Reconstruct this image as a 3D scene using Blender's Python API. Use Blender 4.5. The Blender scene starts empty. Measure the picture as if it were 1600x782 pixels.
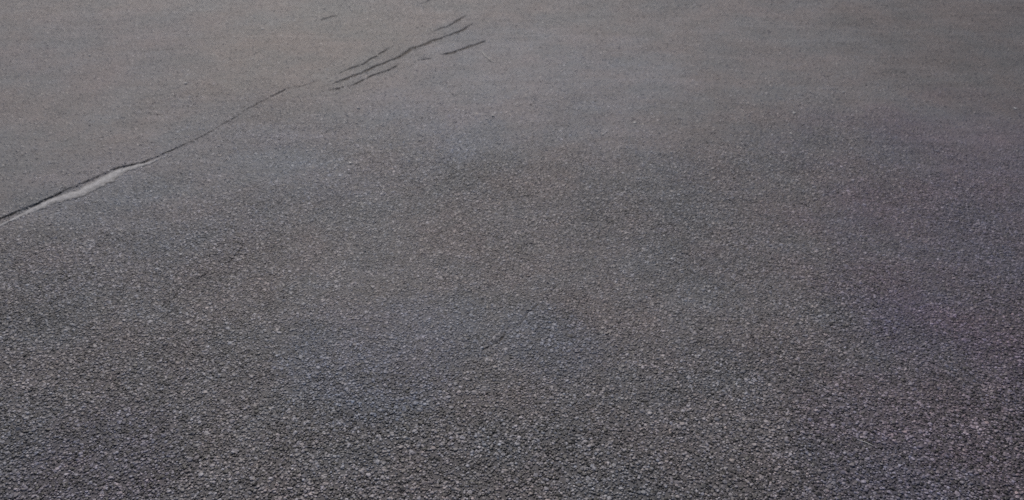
import bpy, math
import numpy as np

# ------------------------------------------------------------------ camera, sky, sun, exposure
scene = bpy.context.scene
col = scene.collection

cam_data = bpy.data.cameras.new('camera')
cam_data.sensor_width = 36.0
cam_data.lens = 18.0 / math.tan(math.radians(30))
cam_data.clip_start = 0.05
cam_data.clip_end = 2000.0
cam_data.dof.use_dof = True
cam_data.dof.focus_distance = 1.75
cam_data.dof.aperture_fstop = 4.2
cam = bpy.data.objects.new('camera', cam_data)
col.objects.link(cam)
cam.location = (0, 0, 1.5)
cam.rotation_euler = (math.radians(90 - 36), 0, 0)
scene.camera = cam

SUN_ELEV, SUN_AZ = 43.0, -12.0          # azimuth from +Y, positive towards +X
world = bpy.data.worlds.new('World')
scene.world = world
world.use_nodes = True
wn = world.node_tree
bg = wn.nodes['Background']
sky = wn.nodes.new('ShaderNodeTexSky')
sky.sky_type = 'NISHITA'
sky.sun_disc = False
sky.sun_elevation = math.radians(SUN_ELEV)
sky.sun_rotation = math.radians(SUN_AZ)
sky.air_density = 1.0
sky.dust_density = 4.0
sky.ozone_density = 1.0
wn.links.new(sky.outputs[0], bg.inputs[0])
bg.inputs[1].default_value = 0.06

sun_data = bpy.data.lights.new('sun', 'SUN')
sun_data.energy = 1.5
sun_data.angle = math.radians(20)
sun_data.color = (1.0, 0.965, 0.93)
sun = bpy.data.objects.new('sun', sun_data)
col.objects.link(sun)
sun.rotation_euler = (math.radians(90 - SUN_ELEV), 0, math.radians(180 - SUN_AZ))

scene.cycles.use_denoising = False      # keep the grain crisp
vs = scene.view_settings
vs.view_transform = 'Standard'
vs.look = 'None'
vs.gamma = 1.0
vs.use_curve_mapping = False
vs.exposure = 0.33

rng = np.random.default_rng(11)

# ------------------------------------------------------------------ small numeric helpers
def vnoise(x, y, s, seed):
    """smooth value noise in 0..1 with s cells per metre"""
    r = np.random.default_rng(seed).random((256, 256))
    x = np.asarray(x) * s + 500.37
    y = np.asarray(y) * s + 500.71
    xi, yi = np.floor(x).astype(int), np.floor(y).astype(int)
    fx, fy = x - xi, y - yi
    fx, fy = fx * fx * (3 - 2 * fx), fy * fy * (3 - 2 * fy)
    a, b = r[xi % 256, yi % 256], r[(xi + 1) % 256, yi % 256]
    c, d = r[xi % 256, (yi + 1) % 256], r[(xi + 1) % 256, (yi + 1) % 256]
    return (a * (1 - fx) + b * fx) * (1 - fy) + (c * (1 - fx) + d * fx) * fy

def smooth(a, b, t):
    t = np.clip((t - a) / (b - a), 0, 1)
    return t * t * (3 - 2 * t)

def dist_poly(x, y, pts, vals):
    """distance to a polyline, the signed side (+ = left of its direction) and the value along it"""
    best = np.full(np.shape(x), 1e9); val = np.zeros(np.shape(x)); side = np.zeros(np.shape(x))
    for k in range(len(pts) - 1):
        (x0, y0), (x1, y1) = pts[k], pts[k + 1]
        dx, dy = x1 - x0, y1 - y0
        t = np.clip(((x - x0) * dx + (y - y0) * dy) / (dx * dx + dy * dy), 0, 1)
        d = np.hypot(x - x0 - t * dx, y - y0 - t * dy)
        m = d < best
        best = np.where(m, d, best)
        val = np.where(m, vals[k] + (vals[k + 1] - vals[k]) * t, val)
        side = np.where(m, np.sign(dx * (y - y0) - dy * (x - x0)), side)
    return best, val, side

# ------------------------------------------------------------------ where the cracks run (metres on the ground)
CRACKS = [
    ([(-1.80, 1.86), (-1.70, 2.02), (-1.618, 2.132), (-1.549, 2.226), (-1.528, 2.257), (-1.483, 2.297), (-1.444, 2.355), (-1.415, 2.397),
      (-1.361, 2.459), (-1.344, 2.483), (-1.303, 2.532), (-1.236, 2.561), (-1.188, 2.617), (-1.132, 2.683),
      (-1.095, 2.730), (-1.058, 2.792), (-1.022, 2.862), (-0.985, 2.930), (-0.955, 2.985), (-0.912, 3.047),
      (-0.859, 3.123), (-0.804, 3.146), (-0.746, 3.197)], 0.013,
     'long dark seam crack from the left edge past the pale silt strip'),
    ([(-0.717, 3.146), (-0.65, 3.209), (-0.573, 3.292), (-0.544, 3.329), (-0.467, 3.404), (-0.415, 3.494),
      (-0.35, 3.555), (-0.291, 3.61), (-0.223, 3.687), (-0.17, 3.768)], 0.019,
     'widest and darkest crack in the middle of the crack cluster at the top'),
    ([(-0.705, 3.101), (-0.612, 3.157), (-0.558, 3.232), (-0.498, 3.28), (-0.452, 3.335)], 0.012,
     'thin crack just below the left half of the darkest crack'),
    ([(-0.403, 3.36), (-0.325, 3.397)], 0.010,
     'shortest thin crack just left of the straight lower crack in the cluster'),
    ([(-0.293, 3.429), (-0.247, 3.455), (-0.208, 3.488), (-0.154, 3.541), (-0.109, 3.582)], 0.016,
     'straight dark crack lowest and rightmost in the cluster, ending at a straw'),
    ([(-0.344, 3.666), (-0.319, 3.702), (-0.276, 3.738), (-0.243, 3.798), (-0.197, 3.874)], 0.015,
     'short broken crack just above the right end of the darkest crack'),
    ([(-0.697, 3.25), (-0.652, 3.304), (-0.606, 3.347), (-0.557, 3.429), (-0.525, 3.494), (-0.493, 3.521)], 0.010,
     'faint thin crack just above the left half of the darkest crack'),
    ([(-0.852, 3.805), (-0.825, 3.84), (-0.796, 3.866)], 0.011,
     'short lone crack in the smooth asphalt above the crack cluster'),
    ([(-0.431, 4.002), (-0.373, 4.068), (-0.334, 4.118), (-0.28, 4.20)], 0.013,
     'dark crack cut off by the top edge of the picture'),
    ([(-0.086, 1.632), (-0.058, 1.656), (-0.034, 1.672), (-0.013, 1.719), (0.016, 1.734), (0.042, 1.782), (0.068, 1.816), (0.10, 1.865), (0.135, 1.92)], 0.006,
     'hairline crack in the coarse asphalt at the middle of the foreground'),
    ([(-0.921, 1.808), (-0.9, 1.879), (-0.875, 1.921), (-0.841, 1.976), (-0.801, 2.012), (-0.791, 2.034), (-0.766, 2.192)], 0.0055,
     'hairline crack in the coarse asphalt at left below the seam'),
]
SILT = [(-1.72, 1.93), (-1.598, 2.093), (-1.534, 2.195), (-1.503, 2.236), (-1.477, 2.279), (-1.433, 2.337), (-1.371, 2.378),
        (-1.343, 2.428), (-1.292, 2.504), (-1.266, 2.530), (-1.218, 2.560), (-1.165, 2.618)]
SILT_W = [.002, .004, .006, .009, .015, .022, .028, .031, .027, .019, .010, .003]

def refine(pts, step, amp, seed):
    """resample a polyline and give it the ragged course of a real crack"""
    out = []
    for (x0, y0), (x1, y1) in zip(pts[:-1], pts[1:]):
        n = max(1, int(math.hypot(x1 - x0, y1 - y0) / step))
        for i in range(n):
            t = i / n
            out.append((x0 + (x1 - x0) * t, y0 + (y1 - y0) * t))
    out.append(pts[-1])
    p = np.array(out)
    r = np.random.default_rng(seed)
    j = r.normal(0, 1, p.shape); j[1:-1] = (j[:-2] + j[1:-1] * 2 + j[2:]) / 4
    p += j * amp
    return p

FINE = []
WIDE = [.38, .85, .8, .85, .72, .85, .85, .7, .8, .55, .75]
GAPS = [.05, .03, .18, .2, .03, .2, .2, .1, .2, .2, .3]
for k, (pts, w, lab) in enumerate(CRACKS):
    p = refine(pts, 0.011, (0.0026 if k == 0 else 0.0042) if w > .008 else 0.0025, 40 + k)
    n = len(p)
    t = np.linspace(0, 1, n)
    r = np.random.default_rng(80 + k)
    ww = w * (0.5 + 0.85 * np.interp(t, np.linspace(0, 1, max(4, n // 3)), r.random(max(4, n // 3))))
    ends = np.minimum(1, np.minimum(t, 1 - t) * 9 + 0.12)
    if k == 0:
        ends = np.minimum(1, (1 - t) * 9 + 0.12)
        ww *= np.interp(t, [0, .3, .55, .62, .75, .82, 1], [1.0, 1.0, 1.0, .85, .8, .9, 1.2])
    # a crack opens and closes along its length
    m_ = max(5, n // 2)
    gap = np.interp(t, np.linspace(0, 1, m_), smooth(GAPS[k], GAPS[k] + .25, r.random(m_)))
    FINE.append((p, WIDE[k] * ww * ends * (0.3 + 0.7 * gap)))

def crack_field(x, y):
    """groove depth below the surface at a point, and clearance to the nearest crack edge"""
    dep = np.zeros(np.shape(x)); clear = np.full(np.shape(x), 9.0)
    for p, w in FINE:
        lo, hi = p.min(0) - 0.05, p.max(0) + 0.05
        m = (x > lo[0]) & (x < hi[0]) & (y > lo[1]) & (y < hi[1])
        if not m.any():
            continue
        d, hw, _ = dist_poly(x[m], y[m], p, w * 0.5)
        dd = np.minimum(0.0048, hw * 1.6) * (1 - smooth(0.35, 1.6, d / np.maximum(hw, 1e-4)))
        dep[m] = np.maximum(dep[m], dd)
        clear[m] = np.minimum(clear[m], d - hw)
    return dep, clear

def smoothness(x, y):
    """0 = coarse open-textured asphalt, 1 = tight surface with its pores filled by fines"""
    n = vnoise(x, y, 1.3, 3) * 0.6 + vnoise(x, y, 4.1, 4) * 0.3 + vnoise(x, y, 12, 5) * 0.1
    return np.clip(smooth(1.0, 3.25, y + (n - 0.5) * 1.25 - 0.06 * x), 0, 1)

STEP = [(-2.2, 1.35), (-1.80, 1.86), (-1.618, 2.132), (-1.549, 2.226), (-1.444, 2.355), (-1.361, 2.459), (-1.303, 2.532), (-1.236, 2.561), (-1.132, 2.683), (-1.061, 2.751)]
def base_height(x, y):
    h = (vnoise(x, y, 1.1, 21) - .5) * 0.016 + (vnoise(x, y, 3.7, 22) - .5) * 0.006
    d, amp, side = dist_poly(x, y, STEP, [1, 1, 1, 1, 1, 1, 1, .8, .4, 0])
    # the slab beyond the seam stands a few millimetres proud
    h = h + np.where(side > 0, amp, 0) * 0.0020 * (1 - smooth(0.02, 0.5, d))
    h = h - np.where(side <= 0, amp, 0) * 0.0018 * (1 - smooth(0.0, 0.10, d))
    return h

# ------------------------------------------------------------------ materials
def new_mat(name):
    m = bpy.data.materials.new(name)
    m.use_nodes = True
    return m, m.node_tree, m.node_tree.nodes['Principled BSDF']

PATCHES = [  # x, y, radius, tint: stains and worn places, plus glare and light falloff painted as tint
    (0.05, 3.15, 0.68, (1.09, 1.13, 1.19)),  # bluish mottling, lightened to paint in the glare at upper centre
    (-1.05, 2.40, 0.55, (1.00, 1.06, 1.12)),
    (-0.50, 2.72, 0.42, (1.01, 1.05, 1.09)),
    (-1.15, 3.30, 0.60, (1.05, 1.01, 1.00)),
    (-0.32, 1.64, 0.26, (0.88, 0.95, 1.07)),
    (0.10, 1.66, 0.16, (0.91, 0.97, 1.07)),
    (1.75, 2.05, 1.05, (0.88, 0.81, 0.94)),  # purplish; paints the light's falloff on the right side
    (1.10, 1.25, 0.60, (0.92, 0.86, 0.96)),  # the same painted falloff towards the lower right corner
    (2.20, 3.50, 0.95, (0.78, 0.76, 0.75)),  # top right corner dimmed, light falloff painted in
    (-0.85, 3.55, 0.55, (1.02, 1.02, 0.97)),
    (-1.75, 3.55, 0.50, (0.95, 0.96, 1.00)),
    (-0.90, 1.25, 0.22, (0.92, 0.89, 0.98)),
]

def make_tint_group():
    g = bpy.data.node_groups.new('wear_light_tint', 'ShaderNodeTree')  # surface mottling and wear, times the painted glare and falloff
    g.interface.new_socket('Tint', in_out='OUTPUT', socket_type='NodeSocketColor')
    N, L = g.nodes, g.links
    out = N.new('NodeGroupOutput')
    geo = N.new('ShaderNodeNewGeometry')
    wob = N.new('ShaderNodeTexNoise'); wob.inputs['Scale'].default_value = 3.0; wob.inputs['Detail'].default_value = 4
    L.new(geo.outputs['Position'], wob.inputs['Vector'])
    a = N.new('ShaderNodeTexNoise'); a.inputs['Scale'].default_value = 3.2; a.inputs['Detail'].default_value = 5; a.inputs['Roughness'].default_value = 0.62
    L.new(geo.outputs['Position'], a.inputs['Vector'])
    ramp = N.new('ShaderNodeValToRGB')
    ramp.color_ramp.elements[0].position = 0.39; ramp.color_ramp.elements[0].color = (0.90, 0.955, 1.015, 1)
    ramp.color_ramp.elements[1].position = 0.61; ramp.color_ramp.elements[1].color = (1.08, 1.005, 1.01, 1)
    L.new(a.outputs['Fac'], ramp.inputs['Fac'])
    b = N.new('ShaderNodeTexNoise'); b.inputs['Scale'].default_value = 7.0; b.inputs['Detail'].default_value = 4
    L.new(geo.outputs['Position'], b.inputs['Vector'])
    mr = N.new('ShaderNodeMapRange'); mr.inputs[1].default_value = .3; mr.inputs[2].default_value = .7
    mr.inputs[3].default_value = .88; mr.inputs[4].default_value = 1.12
    L.new(b.outputs['Fac'], mr.inputs[0])
    cur = N.new('ShaderNodeVectorMath'); cur.operation = 'SCALE'
    L.new(ramp.outputs['Color'], cur.inputs[0]); L.new(mr.outputs[0], cur.inputs['Scale'])
    mp = N.new('ShaderNodeMapping'); mp.inputs['Rotation'].default_value = (0, 0, math.radians(-35)); mp.inputs['Scale'].default_value = (2.5, 26, 1)
    L.new(geo.outputs['Position'], mp.inputs['Vector'])
    st = N.new('ShaderNodeTexNoise'); st.inputs['Scale'].default_value = 1.0; st.inputs['Detail'].default_value = 3
    L.new(mp.outputs[0], st.inputs['Vector'])
    m2 = N.new('ShaderNodeMapRange'); m2.inputs[1].default_value = .35; m2.inputs[2].default_value = .75
    m2.inputs[3].default_value = .93; m2.inputs[4].default_value = 1.18
    L.new(st.outputs['Fac'], m2.inputs[0])
    c2 = N.new('ShaderNodeVectorMath'); c2.operation = 'SCALE'
    L.new(cur.outputs[0], c2.inputs[0]); L.new(m2.outputs[0], c2.inputs['Scale'])
    last = c2.outputs[0]
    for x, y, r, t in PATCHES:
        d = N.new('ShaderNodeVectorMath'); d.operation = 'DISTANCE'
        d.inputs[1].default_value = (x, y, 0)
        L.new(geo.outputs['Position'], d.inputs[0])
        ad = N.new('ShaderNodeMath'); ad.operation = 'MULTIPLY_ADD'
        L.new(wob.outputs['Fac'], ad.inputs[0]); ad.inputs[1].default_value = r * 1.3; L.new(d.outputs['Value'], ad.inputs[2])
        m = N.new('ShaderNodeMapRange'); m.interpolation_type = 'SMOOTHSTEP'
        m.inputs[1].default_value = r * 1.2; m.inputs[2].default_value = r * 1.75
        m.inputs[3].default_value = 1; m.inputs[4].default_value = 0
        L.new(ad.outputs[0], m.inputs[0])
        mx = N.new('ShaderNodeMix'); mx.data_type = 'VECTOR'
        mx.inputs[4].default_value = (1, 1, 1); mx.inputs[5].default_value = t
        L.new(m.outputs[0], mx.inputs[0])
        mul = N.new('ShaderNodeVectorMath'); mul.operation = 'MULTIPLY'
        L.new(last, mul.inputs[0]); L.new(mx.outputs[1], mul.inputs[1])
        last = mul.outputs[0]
    L.new(last, out.inputs[0])
    return g
TINT = make_tint_group()

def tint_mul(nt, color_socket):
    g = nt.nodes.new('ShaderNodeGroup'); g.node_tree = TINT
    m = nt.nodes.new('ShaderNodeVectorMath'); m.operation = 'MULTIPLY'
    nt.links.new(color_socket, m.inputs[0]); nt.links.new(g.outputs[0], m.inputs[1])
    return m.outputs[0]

# asphalt: dark binder with fine stone chips in it, pores filled with grey fines where the surface is tight
m_asphalt, nt, bsdf = new_mat('asphalt')
N, L = nt.nodes, nt.links
geo = N.new('ShaderNodeNewGeometry')
fill = N.new('ShaderNodeAttribute'); fill.attribute_name = 'fines'
vor = N.new('ShaderNodeTexVoronoi'); vor.inputs['Scale'].default_value = 150
L.new(geo.outputs['Position'], vor.inputs['Vector'])
sep = N.new('ShaderNodeSeparateColor'); L.new(vor.outputs['Color'], sep.inputs[0])
chip = N.new('ShaderNodeValToRGB')
chip.color_ramp.elements[0].color = (0.055, 0.053, 0.056, 1)
chip.color_ramp.elements[1].color = (0.20, 0.19, 0.19, 1)
e = chip.color_ramp.elements.new(0.55); e.color = (0.12, 0.115, 0.118, 1)
L.new(sep.outputs[0], chip.inputs['Fac'])
grain = N.new('ShaderNodeTexNoise'); grain.inputs['Scale'].default_value = 420; grain.inputs['Detail'].default_value = 3
L.new(geo.outputs['Position'], grain.inputs['Vector'])
finec = N.new('ShaderNodeValToRGB')
finec.color_ramp.elements[0].position = .3; finec.color_ramp.elements[0].color = (0.105, 0.099, 0.101, 1)
finec.color_ramp.elements[1].position = .7; finec.color_ramp.elements[1].color = (0.165, 0.156, 0.157, 1)
L.new(grain.outputs['Fac'], finec.inputs['Fac'])
bind = N.new('ShaderNodeMix'); bind.data_type = 'RGBA'
bind.inputs[6].default_value = (0.070, 0.066, 0.070, 1)
L.new(finec.outputs[0], bind.inputs[7]); L.new(fill.outputs['Fac'], bind.inputs[0])
far = N.new('ShaderNodeAttribute'); far.attribute_name = 'bare'       # 1 where no separate stones are laid
mix2 = N.new('ShaderNodeMix'); mix2.data_type = 'RGBA'
L.new(far.outputs['Fac'], mix2.inputs[0]); L.new(bind.outputs[2], mix2.inputs[6]); L.new(chip.outputs[0], mix2.inputs[7])
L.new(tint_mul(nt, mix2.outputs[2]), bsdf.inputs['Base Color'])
bsdf.inputs['Roughness'].default_value = 0.68
bsdf.inputs['Specular IOR Level'].default_value = 0.5
bump = N.new('ShaderNodeBump'); bump.inputs['Strength'].default_value = 0.6; bump.inputs['Distance'].default_value = 0.0015
ad = N.new('ShaderNodeMath'); ad.operation = 'MULTIPLY_ADD'; ad.inputs[1].default_value = -60.0
L.new(vor.outputs['Distance'], ad.inputs[0]); L.new(grain.outputs['Fac'], ad.inputs[2])
L.new(grain.outputs['Fac'], bump.inputs['Height'])
L.new(bump.outputs[0], bsdf.inputs['Normal'])

# stones of the aggregate
m_stone, nt, bsdf = new_mat('aggregate_stone')
N, L = nt.nodes, nt.links
at = N.new('ShaderNodeAttribute'); at.attribute_type = 'INSTANCER'; at.attribute_name = 'tone'
geo = N.new('ShaderNodeNewGeometry')
ns = N.new('ShaderNodeTexNoise'); ns.inputs['Scale'].default_value = 350; ns.inputs['Detail'].default_value = 3
L.new(geo.outputs['Position'], ns.inputs['Vector'])
mr = N.new('ShaderNodeMapRange'); mr.inputs[1].default_value = .25; mr.inputs[2].default_value = .75
mr.inputs[3].default_value = .75; mr.inputs[4].default_value = 1.25
L.new(ns.outputs['Fac'], mr.inputs[0])
sc = N.new('ShaderNodeVectorMath'); sc.operation = 'SCALE'
L.new(at.outputs['Vector'], sc.inputs[0]); L.new(mr.outputs[0], sc.inputs['Scale'])
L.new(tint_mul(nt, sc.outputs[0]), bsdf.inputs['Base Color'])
bsdf.inputs['Roughness'].default_value = 0.52
bump = N.new('ShaderNodeBump'); bump.inputs['Strength'].default_value = 0.4; bump.inputs['Distance'].default_value = 0.001
L.new(ns.outputs['Fac'], bump.inputs['Height']); L.new(bump.outputs[0], bsdf.inputs['Normal'])

def plain_noise_mat(name, c0, c1, scale, rough, bump_d):
    m, nt, bsdf = new_mat(name)
    N, L = nt.nodes, nt.links
    tc = N.new('ShaderNodeNewGeometry')
    ns = N.new('ShaderNodeTexNoise'); ns.inputs['Scale'].default_value = scale; ns.inputs['Detail'].default_value = 5
    L.new(tc.outputs['Position'], ns.inputs['Vector'])
    rp = N.new('ShaderNodeValToRGB')
    rp.color_ramp.elements[0].position = .3; rp.color_ramp.elements[0].color = (*c0, 1)
    rp.color_ramp.elements[1].position = .7; rp.color_ramp.elements[1].color = (*c1, 1)
    L.new(ns.outputs['Fac'], rp.inputs['Fac']); L.new(rp.outputs[0], bsdf.inputs['Base Color'])
    bsdf.inputs['Roughness'].default_value = rough
    b = N.new('ShaderNodeBump'); b.inputs['Strength'].default_value = .6; b.inputs['Distance'].default_value = bump_d
    L.new(ns.outputs['Fac'], b.inputs['Height']); L.new(b.outputs[0], bsdf.inputs['Normal'])
    return m
m_dirt = plain_noise_mat('crack_dirt', (0.050, 0.043, 0.038), (0.150, 0.132, 0.117), 300, 0.9, 0.001)
m_silt = plain_noise_mat('pale_silt', (0.24, 0.237, 0.245), (0.43, 0.425, 0.435), 70, 0.75, 0.0012)
m_pebble = plain_noise_mat('pale_grit', (0.38, 0.37, 0.36), (0.55, 0.53, 0.52), 260, 0.6, 0.0005)
m_straw = plain_noise_mat('dry_straw', (0.48, 0.46, 0.43), (0.62, 0.60, 0.57), 300, 0.7, 0.0003)

# ------------------------------------------------------------------ ground: one sheet, fine near the camera and along the cracks
ANG = math.radians(49.0)
CA, SA = math.cos(ANG), math.sin(ANG)
def to_uv(x, y): return x * CA + y * SA, -x * SA + y * CA
def to_xy(u, v): return u * CA - v * SA, u * SA + v * CA

def outward(lo, hi, far):
    """grid lines growing from the fine area to the horizon"""
    s, out, p = 0.05, [], hi
    while p < far:
        p += s; s *= 1.35; out.append(p)
    s, out2, p = 0.05, [], lo
    while p > -far:
        p -= s; s *= 1.35; out2.append(p)
    return out2[::-1], out

u_lo, u_hi = -0.6, 5.2
us = np.arange(u_lo, u_hi, 0.009)
a, b = outward(us[0], us[-1], 420)
us = np.array(a + list(us) + b)
v_lo, v_hi = -1.4, 4.6
need = np.zeros(int((v_hi - v_lo) / 0.003) + 2, bool)
for p, w in FINE:
    vv = -p[:, 0] * SA + p[:, 1] * CA
    i0, i1 = int((vv.min() - 0.02 - v_lo) / 0.003), int((vv.max() + 0.02 - v_lo) / 0.003)
    need[max(0, i0):i1] = True
vsn, i = [], 0
while i < len(need):
    vsn.append(v_lo + i * 0.003)
    i += 1 if need[i] else 5
a, b = outward(vsn[0], vsn[-1], 420)
vsn = np.array(a + vsn + b)
U, V = np.meshgrid(us, vsn, indexing='ij')
X, Y = to_xy(U, V)
R = np.hypot(X, Y - 2.5)
nearw = 1 - smooth(5.0, 9.0, R)
Z = base_height(X, Y) * nearw
DEP, CLR = crack_field(X, Y)
Z = Z - DEP + (vnoise(X, Y, 160, 31) - .5) * 0.0007 * nearw
nu, nv = U.shape
verts = np.stack([X, Y, Z], -1).reshape(-1, 3)
ii = np.arange(nu * nv).reshape(nu, nv)
faces = np.stack([ii[:-1, :-1], ii[1:, :-1], ii[1:, 1:], ii[:-1, 1:]], -1).reshape(-1, 4)

def mesh_np(name, verts, faces):
    me = bpy.data.meshes.new(name)
    verts = np.asarray(verts, np.float32); faces = np.asarray(faces, np.int32)
    k = faces.shape[1]
    me.vertices.add(len(verts)); me.vertices.foreach_set('co', verts.ravel())
    me.loops.add(faces.size); me.loops.foreach_set('vertex_index', faces.ravel())
    me.polygons.add(len(faces))
    me.polygons.foreach_set('loop_start', np.arange(0, faces.size, k, dtype=np.int32))
    me.update(calc_edges=True)
    me.validate()
    return me

def link(name, me, mat=None, parent=None, smooth_shade=False):
    o = bpy.data.objects.new(name, me)
    col.objects.link(o)
    if mat: me.materials.append(mat)
    if smooth_shade:
        me.polygons.foreach_set('use_smooth', np.ones(len(me.polygons), bool))
    o.parent = parent
    return o

gm = mesh_np('asphalt_ground', verts, faces)
def stone_zone(x, y):
    """density of separately laid stones: everywhere the camera or a step aside can tell them apart"""
    edge = np.minimum.reduce([(y - 0.55) / 0.3, (4.7 - y) / 0.6, (1.5 + 0.42 * y - np.abs(x)) / 0.4])
    return np.clip(edge, 0, 1)
att = gm.attributes.new('fines', 'FLOAT', 'POINT')
S = smoothness(X, Y)
att.data.foreach_set('value', (S * 0.95).ravel().astype(np.float32))
att = gm.attributes.new('bare', 'FLOAT', 'POINT')
att.data.foreach_set('value', (1 - stone_zone(X, Y)).ravel().astype(np.float32))
ground = link('asphalt_ground', gm, m_asphalt, smooth_shade=True)
ground['kind'] = 'structure'
ground['label'] = 'weathered grey asphalt pavement, coarse in front and smoother beyond'

# ------------------------------------------------------------------ aggregate: stones bedded in the binder
def scatter(pitch, jit, seed):
    r = np.random.default_rng(seed)
    xs = np.arange(-4.3, 4.3, pitch); ys = np.arange(0.5, 4.8, pitch * 0.866)
    gx, gy = np.meshgrid(xs, ys)
    gx = gx + (np.arange(len(ys)) % 2)[:, None] * pitch / 2
    x = (gx + r.uniform(-jit, jit, gx.shape) * pitch).ravel()
    y = (gy + r.uniform(-jit, jit, gx.shape) * pitch).ravel()
    k = r.random(len(x)) < stone_zone(x, y)
    return x[k], y[k], r

def stones(pitch, jit, seed, rmin, rmax, keep):
    x, y, r = scatter(pitch, jit, seed)
    k = r.random(len(x)) < keep
    x, y = x[k], y[k]
    n = len(x)
    rad = rmin + (rmax - rmin) * r.random(n) ** 1.4
    dep, clr = crack_field(x, y)
    sd, sw, _ = dist_poly(x, y, SILT, SILT_W)
    buried = (sd < sw) & (r.random(n) > 0.08 + 0.85 * (sd / np.maximum(sw, 1e-4)) ** 3)
    sunk = r.random(n) < 0.5 * smooth(0.55, 1.0, smoothness(x, y))        # fines have closed over these
    ok = ((clr > rad * 0.15) | ((dep > 0.0032) & (r.random(n) < 0.35))) & ~buried & ~sunk
    sd, sw, fell, drop = sd[ok], sw[ok], (clr <= rad * 0.15)[ok], dep[ok]
    x, y, rad = x[ok], y[ok], rad[ok]
    n = len(x)
    s = smoothness(x, y)
    # worn flush tops: how far each stone stands out of the binder
    proud = (0.0019 * (1 - s) + 0.0003 * s) * (0.35 + 0.95 * r.random(n))
    proud = proud + np.where(sd < sw, 0.0022 * (1 - (sd / np.maximum(sw, 1e-4)) ** 2), 0)
    flat = r.uniform(0.7, 1.1, n)
    z = base_height(x, y) + np.where(fell, -drop * 0.7, proud) - rad * flat * 0.5
    tone = 0.062 + 0.265 * r.beta(1.5, 2.0, n)
    mean = 0.128
    tone = tone * (1 - s * 0.55) + mean * s * 0.55
    bright = r.random(n) < 0.0025
    tone = np.where(bright, r.uniform(0.26, 0.42, n), tone)
    clump = vnoise(x, y, 9, 61) * .6 + vnoise(x, y, 26, 62) * .4
    dark = r.random(n) < (0.22 * (1 - s) + 0.03) * (0.3 + 1.5 * clump)
    tone = np.where(dark, tone * (0.15 + 0.4 * s), tone)  # dark chips; the near-black tone also paints the shade of open pits
    dd, dw, dside = dist_poly(x, y, SILT, SILT_W)      # dust blown off the silt
    tone = tone + (0.30 - tone) * 0.7 * np.where((dside < 0) | (dd < dw), 1 - smooth(0, 1, (dd - dw * .8) / (dw * 2.2 + .006)), 0) * r.random(n)
    tone = np.where(fell, tone * 0.75, tone)
    hue = r.normal(0, 0.035, n)
    rgb = np.stack([tone * (1.01 + hue), tone * 0.958, tone * (1.0 - hue)], -1)
    scale = np.stack([rad * r.uniform(.8, 1.25, n), rad * r.uniform(.8, 1.25, n), rad * flat], -1)
    rot = np.stack([r.normal(0, .16, n), r.normal(0, .16, n), r.uniform(0, 6.283, n)], -1)
    return np.stack([x, y, z], -1), scale, rot, rgb, r.integers(0, 4, n)

sets = [stones(0.0063, 0.43, 1, 0.0017, 0.0039, 0.90), stones(0.015, 0.5, 2, 0.0040, 0.0060, 0.35)]
pos, scl, rot, rgb, var = [np.concatenate([s[i] for s in sets]) for i in range(5)]
print('stones', len(pos))
am = bpy.data.meshes.new('aggregate')
am.vertices.add(len(pos)); am.vertices.foreach_set('co', pos.astype(np.float32).ravel())
for nm, arr in (('size', scl), ('turn', rot), ('tone', rgb)):
    t = am.attributes.new(nm, 'FLOAT_VECTOR', 'POINT'); t.data.foreach_set('vector', arr.astype(np.float32).ravel())
t = am.attributes.new('variant', 'INT', 'POINT'); t.data.foreach_set('value', var.astype(np.int32))
am.materials.append(m_stone)
agg = link('aggregate', am, parent=ground)
agg['kind'] = 'stuff'
agg['label'] = 'grey stone chips bedded in the asphalt'

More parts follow.
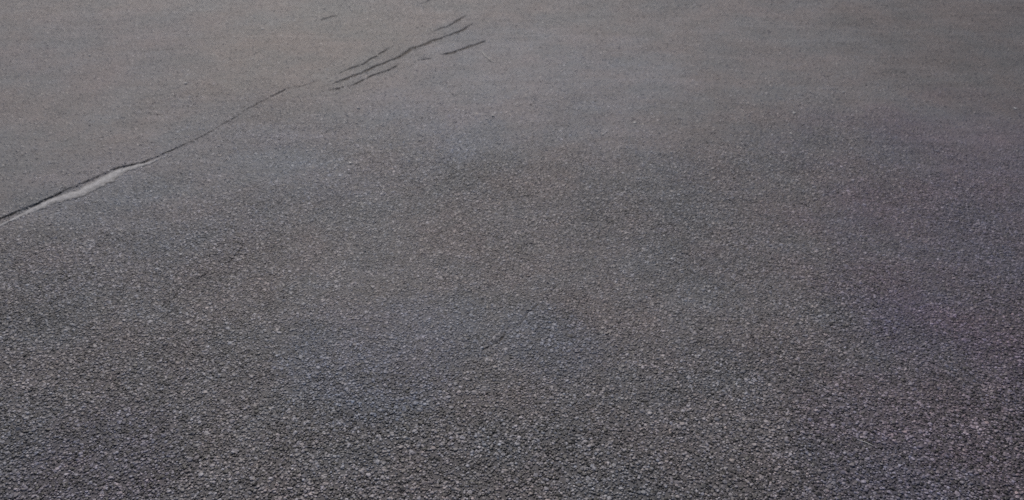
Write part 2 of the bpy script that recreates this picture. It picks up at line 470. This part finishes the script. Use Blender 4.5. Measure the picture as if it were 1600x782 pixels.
gn = bpy.data.node_groups.new('aggregate_stones', 'GeometryNodeTree')
gn.interface.new_socket('Geometry', in_out='INPUT', socket_type='NodeSocketGeometry')
gn.interface.new_socket('Geometry', in_out='OUTPUT', socket_type='NodeSocketGeometry')
N, L = gn.nodes, gn.links
gi, go = N.new('NodeGroupInput'), N.new('NodeGroupOutput')
def named(nm, ty):
    n = N.new('GeometryNodeInputNamedAttribute'); n.data_type = ty; n.inputs[0].default_value = nm
    return n.outputs[0]
a_size, a_turn, a_var = named('size', 'FLOAT_VECTOR'), named('turn', 'FLOAT_VECTOR'), named('variant', 'INT')
join = N.new('GeometryNodeJoinGeometry')
for k in range(4):
    ico = N.new('GeometryNodeMeshIcoSphere'); ico.inputs['Radius'].default_value = 1; ico.inputs['Subdivisions'].default_value = 2
    p = N.new('GeometryNodeInputPosition')
    nz = N.new('ShaderNodeTexNoise'); nz.noise_dimensions = '4D'
    nz.inputs['W'].default_value = 3.7 * k; nz.inputs['Scale'].default_value = 0.9; nz.inputs['Detail'].default_value = 1
    L.new(p.outputs[0], nz.inputs['Vector'])
    sub = N.new('ShaderNodeVectorMath'); sub.operation = 'SUBTRACT'; sub.inputs[1].default_value = (.5, .5, .5)
    L.new(nz.outputs['Color'], sub.inputs[0])
    ma = N.new('ShaderNodeVectorMath'); ma.operation = 'MULTIPLY_ADD'; ma.inputs[1].default_value = (1.3, 1.3, 0.9)
    L.new(sub.outputs[0], ma.inputs[0]); L.new(p.outputs[0], ma.inputs[2])
    sx = N.new('ShaderNodeSeparateXYZ'); L.new(ma.outputs[0], sx.inputs[0])
    mn = N.new('ShaderNodeMath'); mn.operation = 'MINIMUM'; mn.inputs[1].default_value = 0.68     # worn top
    L.new(sx.outputs[2], mn.inputs[0])
    cx = N.new('ShaderNodeCombineXYZ')
    L.new(sx.outputs[0], cx.inputs[0]); L.new(sx.outputs[1], cx.inputs[1]); L.new(mn.outputs[0], cx.inputs[2])
    sp = N.new('GeometryNodeSetPosition'); L.new(ico.outputs[0], sp.inputs['Geometry']); L.new(cx.outputs[0], sp.inputs['Position'])
    sm = N.new('GeometryNodeSetMaterial'); sm.inputs['Material'].default_value = m_stone
    L.new(sp.outputs[0], sm.inputs['Geometry'])
    cmp_ = N.new('FunctionNodeCompare'); cmp_.data_type = 'INT'; cmp_.operation = 'EQUAL'
    L.new(a_var, cmp_.inputs[2]); cmp_.inputs[3].default_value = k
    ip = N.new('GeometryNodeInstanceOnPoints')
    L.new(gi.outputs[0], ip.inputs['Points']); L.new(cmp_.outputs[0], ip.inputs['Selection'])
    L.new(sm.outputs[0], ip.inputs['Instance']); L.new(a_turn, ip.inputs['Rotation']); L.new(a_size, ip.inputs['Scale'])
    L.new(ip.outputs[0], join.inputs[0])
L.new(join.outputs[0], go.inputs[0])
md = agg.modifiers.new('stones', 'NODES'); md.node_group = gn

# ------------------------------------------------------------------ cracks: dirt lying in each groove
for k, (p, w) in enumerate(FINE):
    p0 = np.array(p)
    n = len(p0)
    tan = np.gradient(p0, axis=0); tan /= np.linalg.norm(tan, axis=1)[:, None]
    nor = np.stack([-tan[:, 1], tan[:, 0]], -1)
    r = np.random.default_rng(200 + k)
    prof = [(-0.98, 0.62), (-0.62, 0.20), (-0.2, 0.02), (0.25, 0.0), (0.62, 0.18), (0.98, 0.60)]
    depth = np.minimum(0.0048, w * 0.8)
    vs_ = []
    for i in range(n):
        for f, h in prof:
            q = p0[i] + nor[i] * f * w[i] * 0.5 * r.uniform(.9, 1.1)
            zb = base_height(np.array([q[0]]), np.array([q[1]]))[0]
            vs_.append((q[0], q[1], zb - depth[i] * 0.86 + depth[i] * h * 0.75 + r.uniform(0, .0012)))
    m = len(prof)
    fs = [(i * m + j, i * m + j + 1, (i + 1) * m + j + 1, (i + 1) * m + j) for i in range(n - 1) for j in range(m - 1)]
    fs = [f[::-1] for f in fs]
    o = link('crack', mesh_np('crack', vs_, fs), m_dirt)
    o['label'] = CRACKS[k][2]; o['category'] = 'crack'; o['group'] = 'cracks in the asphalt'

# ------------------------------------------------------------------ pale silt washed up along the seam
p = refine(SILT, 0.008, 0.0012, 5)
n = len(p)
cum = np.r_[0, np.cumsum(np.hypot(*np.diff(np.array(SILT), axis=0).T))]
cp = np.r_[0, np.cumsum(np.hypot(*np.diff(p, axis=0).T))]
w = np.interp(cp / cp[-1], cum / cum[-1], SILT_W)
tan = np.gradient(p, axis=0); tan /= np.linalg.norm(tan, axis=1)[:, None]
nor = np.stack([-tan[:, 1], tan[:, 0]], -1)
cs = np.linspace(-1, 1, 15)
vs_ = []
r = np.random.default_rng(77)
edge_l = 1 + (r.random(n) - .5) * .3; edge_r = 1 + np.convolve(r.random(n) - .5, np.ones(5) / 5, 'same') * 1.0 + (r.random(n) - .5) * .5
for i in range(n):
    for c in cs:
        wid = w[i] * (edge_l[i] * 0.85 if c > 0 else edge_r[i] * 1.25)
        q = p[i] + nor[i] * c * wid
        bx, by = np.array([q[0]]), np.array([q[1]])
        hump = (1 - abs(c) ** 2.2) * (0.0014 + w[i] * 0.06) * (1.0 if c < 0 else 1 - 0.5 * c)
        vs_.append((q[0], q[1], base_height(bx, by)[0] + 0.0004 + hump - 0.006 * (abs(c) > .97) + (vnoise(bx, by, 140, 9)[0] - .5) * .0016))
m = len(cs)
fs = [(i * m + j, (i + 1) * m + j, (i + 1) * m + j + 1, i * m + j + 1) for i in range(n - 1) for j in range(m - 1)]
thin = np.array([[abs(c) for c in cs]] * n).ravel()
sm_ = mesh_np('silt_strip', vs_, fs)
t_ = sm_.attributes.new('thin', 'FLOAT', 'POINT'); t_.data.foreach_set('value', thin.astype(np.float32))
nt = m_silt.node_tree; N, L = nt.nodes, nt.links
at = N.new('ShaderNodeAttribute'); at.attribute_name = 'thin'
gp = N.new('ShaderNodeNewGeometry')
nn = N.new('ShaderNodeTexNoise'); nn.inputs['Scale'].default_value = 130; nn.inputs['Detail'].default_value = 3
L.new(gp.outputs['Position'], nn.inputs['Vector'])
ma = N.new('ShaderNodeMath'); ma.operation = 'MULTIPLY_ADD'; ma.inputs[1].default_value = 1.3
L.new(nn.outputs['Fac'], ma.inputs[0]); L.new(at.outputs['Fac'], ma.inputs[2])
mr = N.new('ShaderNodeMapRange'); mr.inputs[1].default_value = 0.95; mr.inputs[2].default_value = 1.55
L.new(ma.outputs[0], mr.inputs[0])
bs = N['Principled BSDF']; src = bs.inputs['Base Color'].links[0].from_socket
mx = N.new('ShaderNodeMix'); mx.data_type = 'RGBA'; mx.inputs[7].default_value = (0.135, 0.13, 0.132, 1)
L.new(mr.outputs[0], mx.inputs[0]); L.new(src, mx.inputs[6]); L.new(mx.outputs[2], bs.inputs['Base Color'])
o = link('silt_strip', sm_, m_silt, smooth_shade=True)
o['label'] = 'pale grey strip of silt washed up beside the seam crack at left'; o['category'] = 'silt'

# ------------------------------------------------------------------ loose pale grit
def pebble_mesh(seed):
    import bmesh
    bm = bmesh.new(); bmesh.ops.create_icosphere(bm, subdivisions=2, radius=1)
    r = np.random.default_rng(seed); d = r.normal(0, 1, (5, 3)); d /= np.linalg.norm(d, axis=1)[:, None]
    for v in bm.verts:
        c = np.array(v.co)
        for q in d:
            t = c @ q
            if t > .62: c = c - q * (t - .62) * .85
        v.co = c
    me = bpy.data.meshes.new('pebble'); bm.to_mesh(me); bm.free(); me.materials.append(m_pebble)
    return me
PM = [pebble_mesh(s) for s in range(4)]
PEB = [
    (-0.537, 2.557, 9, 'pale grit grain in the left half midway below the crack cluster'),
    (0.439, 2.827, 8, 'pale grit grain right of centre, upper of two close together'),
    (0.318, 2.742, 7.5, 'pale grit grain right of centre, lower of two close together'),
    (-0.07, 2.886, 9.5, 'pale grit grain below the bluish patch of painted glare at upper centre'),
    (1.025, 2.901, 8.5, 'pale grit grain at upper right, upper of two in a column'),
    (0.976, 2.751, 7, 'pale grit grain at upper right, lower of two in a column'),
    (1.257, 3.074, 8, 'pale grit grain at upper right, highest on the right side of the fine asphalt'),
    (0.446, 2.132, 6.5, 'pale grit grain just right of the middle of the picture'),
    (-1.091, 3.702, 8.5, 'pale grit grain near the top edge left of the short lone crack'),
    (-1.741, 3.429, 8.5, 'pale grit grain in the upper left corner area, leftmost of the grit'),
    (-0.566, 2.952, 8.5, 'pale grit grain just below the left end of the crack cluster'),
    (-1.268, 3.169, 8.5, 'pale grit grain above the seam in the smooth asphalt at upper left'),
    (1.848, 2.942, 8, 'pale grit grain beside the right edge, rightmost of the grit'),
]
r = np.random.default_rng(6)
for i, (x, y, s, lab) in enumerate(PEB):
    o = bpy.data.objects.new('pebble', PM[i % 4]); col.objects.link(o)
    s *= 0.00075
    o.scale = (s * r.uniform(.9, 1.3), s * r.uniform(.8, 1.1), s * .45)
    o.rotation_euler = (0, 0, r.uniform(0, 6.28))
    o.location = (x, y, float(base_height(np.array([x]), np.array([y]))[0]) + s * .22 + 0.0006)
    o['label'] = lab
    o['category'] = 'pebble'; o['group'] = 'loose pale grit'

# ------------------------------------------------------------------ bits of straw
def straw(pts, rad, label):
    p = np.array(pts); n = len(p); vs_, fs = [], []
    tan = np.gradient(p, axis=0); tan /= np.linalg.norm(tan, axis=1)[:, None]
    for i in range(n):
        s = np.array([-tan[i, 1], tan[i, 0]])
        z = float(base_height(p[i:i + 1, 0], p[i:i + 1, 1])[0]) + 0.0012 + 0.0004 * math.sin(i * 1.3)
        rr = rad * (1 - .5 * abs(2 * i / (n - 1) - 1) ** 3)
        for a in range(6):
            c, q = math.cos(a * math.pi / 3), math.sin(a * math.pi / 3)
            vs_.append((p[i, 0] + s[0] * c * rr, p[i, 1] + s[1] * c * rr, z + q * rr))
    for i in range(n - 1):
        for a in range(6):
            fs.append((i * 6 + a, i * 6 + (a + 1) % 6, (i + 1) * 6 + (a + 1) % 6, (i + 1) * 6 + a))
    o = link('straw', mesh_np('straw', vs_, fs), m_straw, smooth_shade=True)
    o['label'] = label; o['category'] = 'straw'; o['group'] = 'bits of straw on the asphalt'
straw([(-0.130, 3.470), (-0.118, 3.445), (-0.108, 3.415), (-0.090, 3.385), (-0.076, 3.357)], 0.0022,
      'thin pale straw lying beside the right end of the crack cluster')
straw([(0.764, 1.342), (0.774, 1.337), (0.784, 1.331), (0.793, 1.324), (0.800, 1.317)], 0.0011,
      'tiny curved pale straw on the coarse asphalt at lower right')
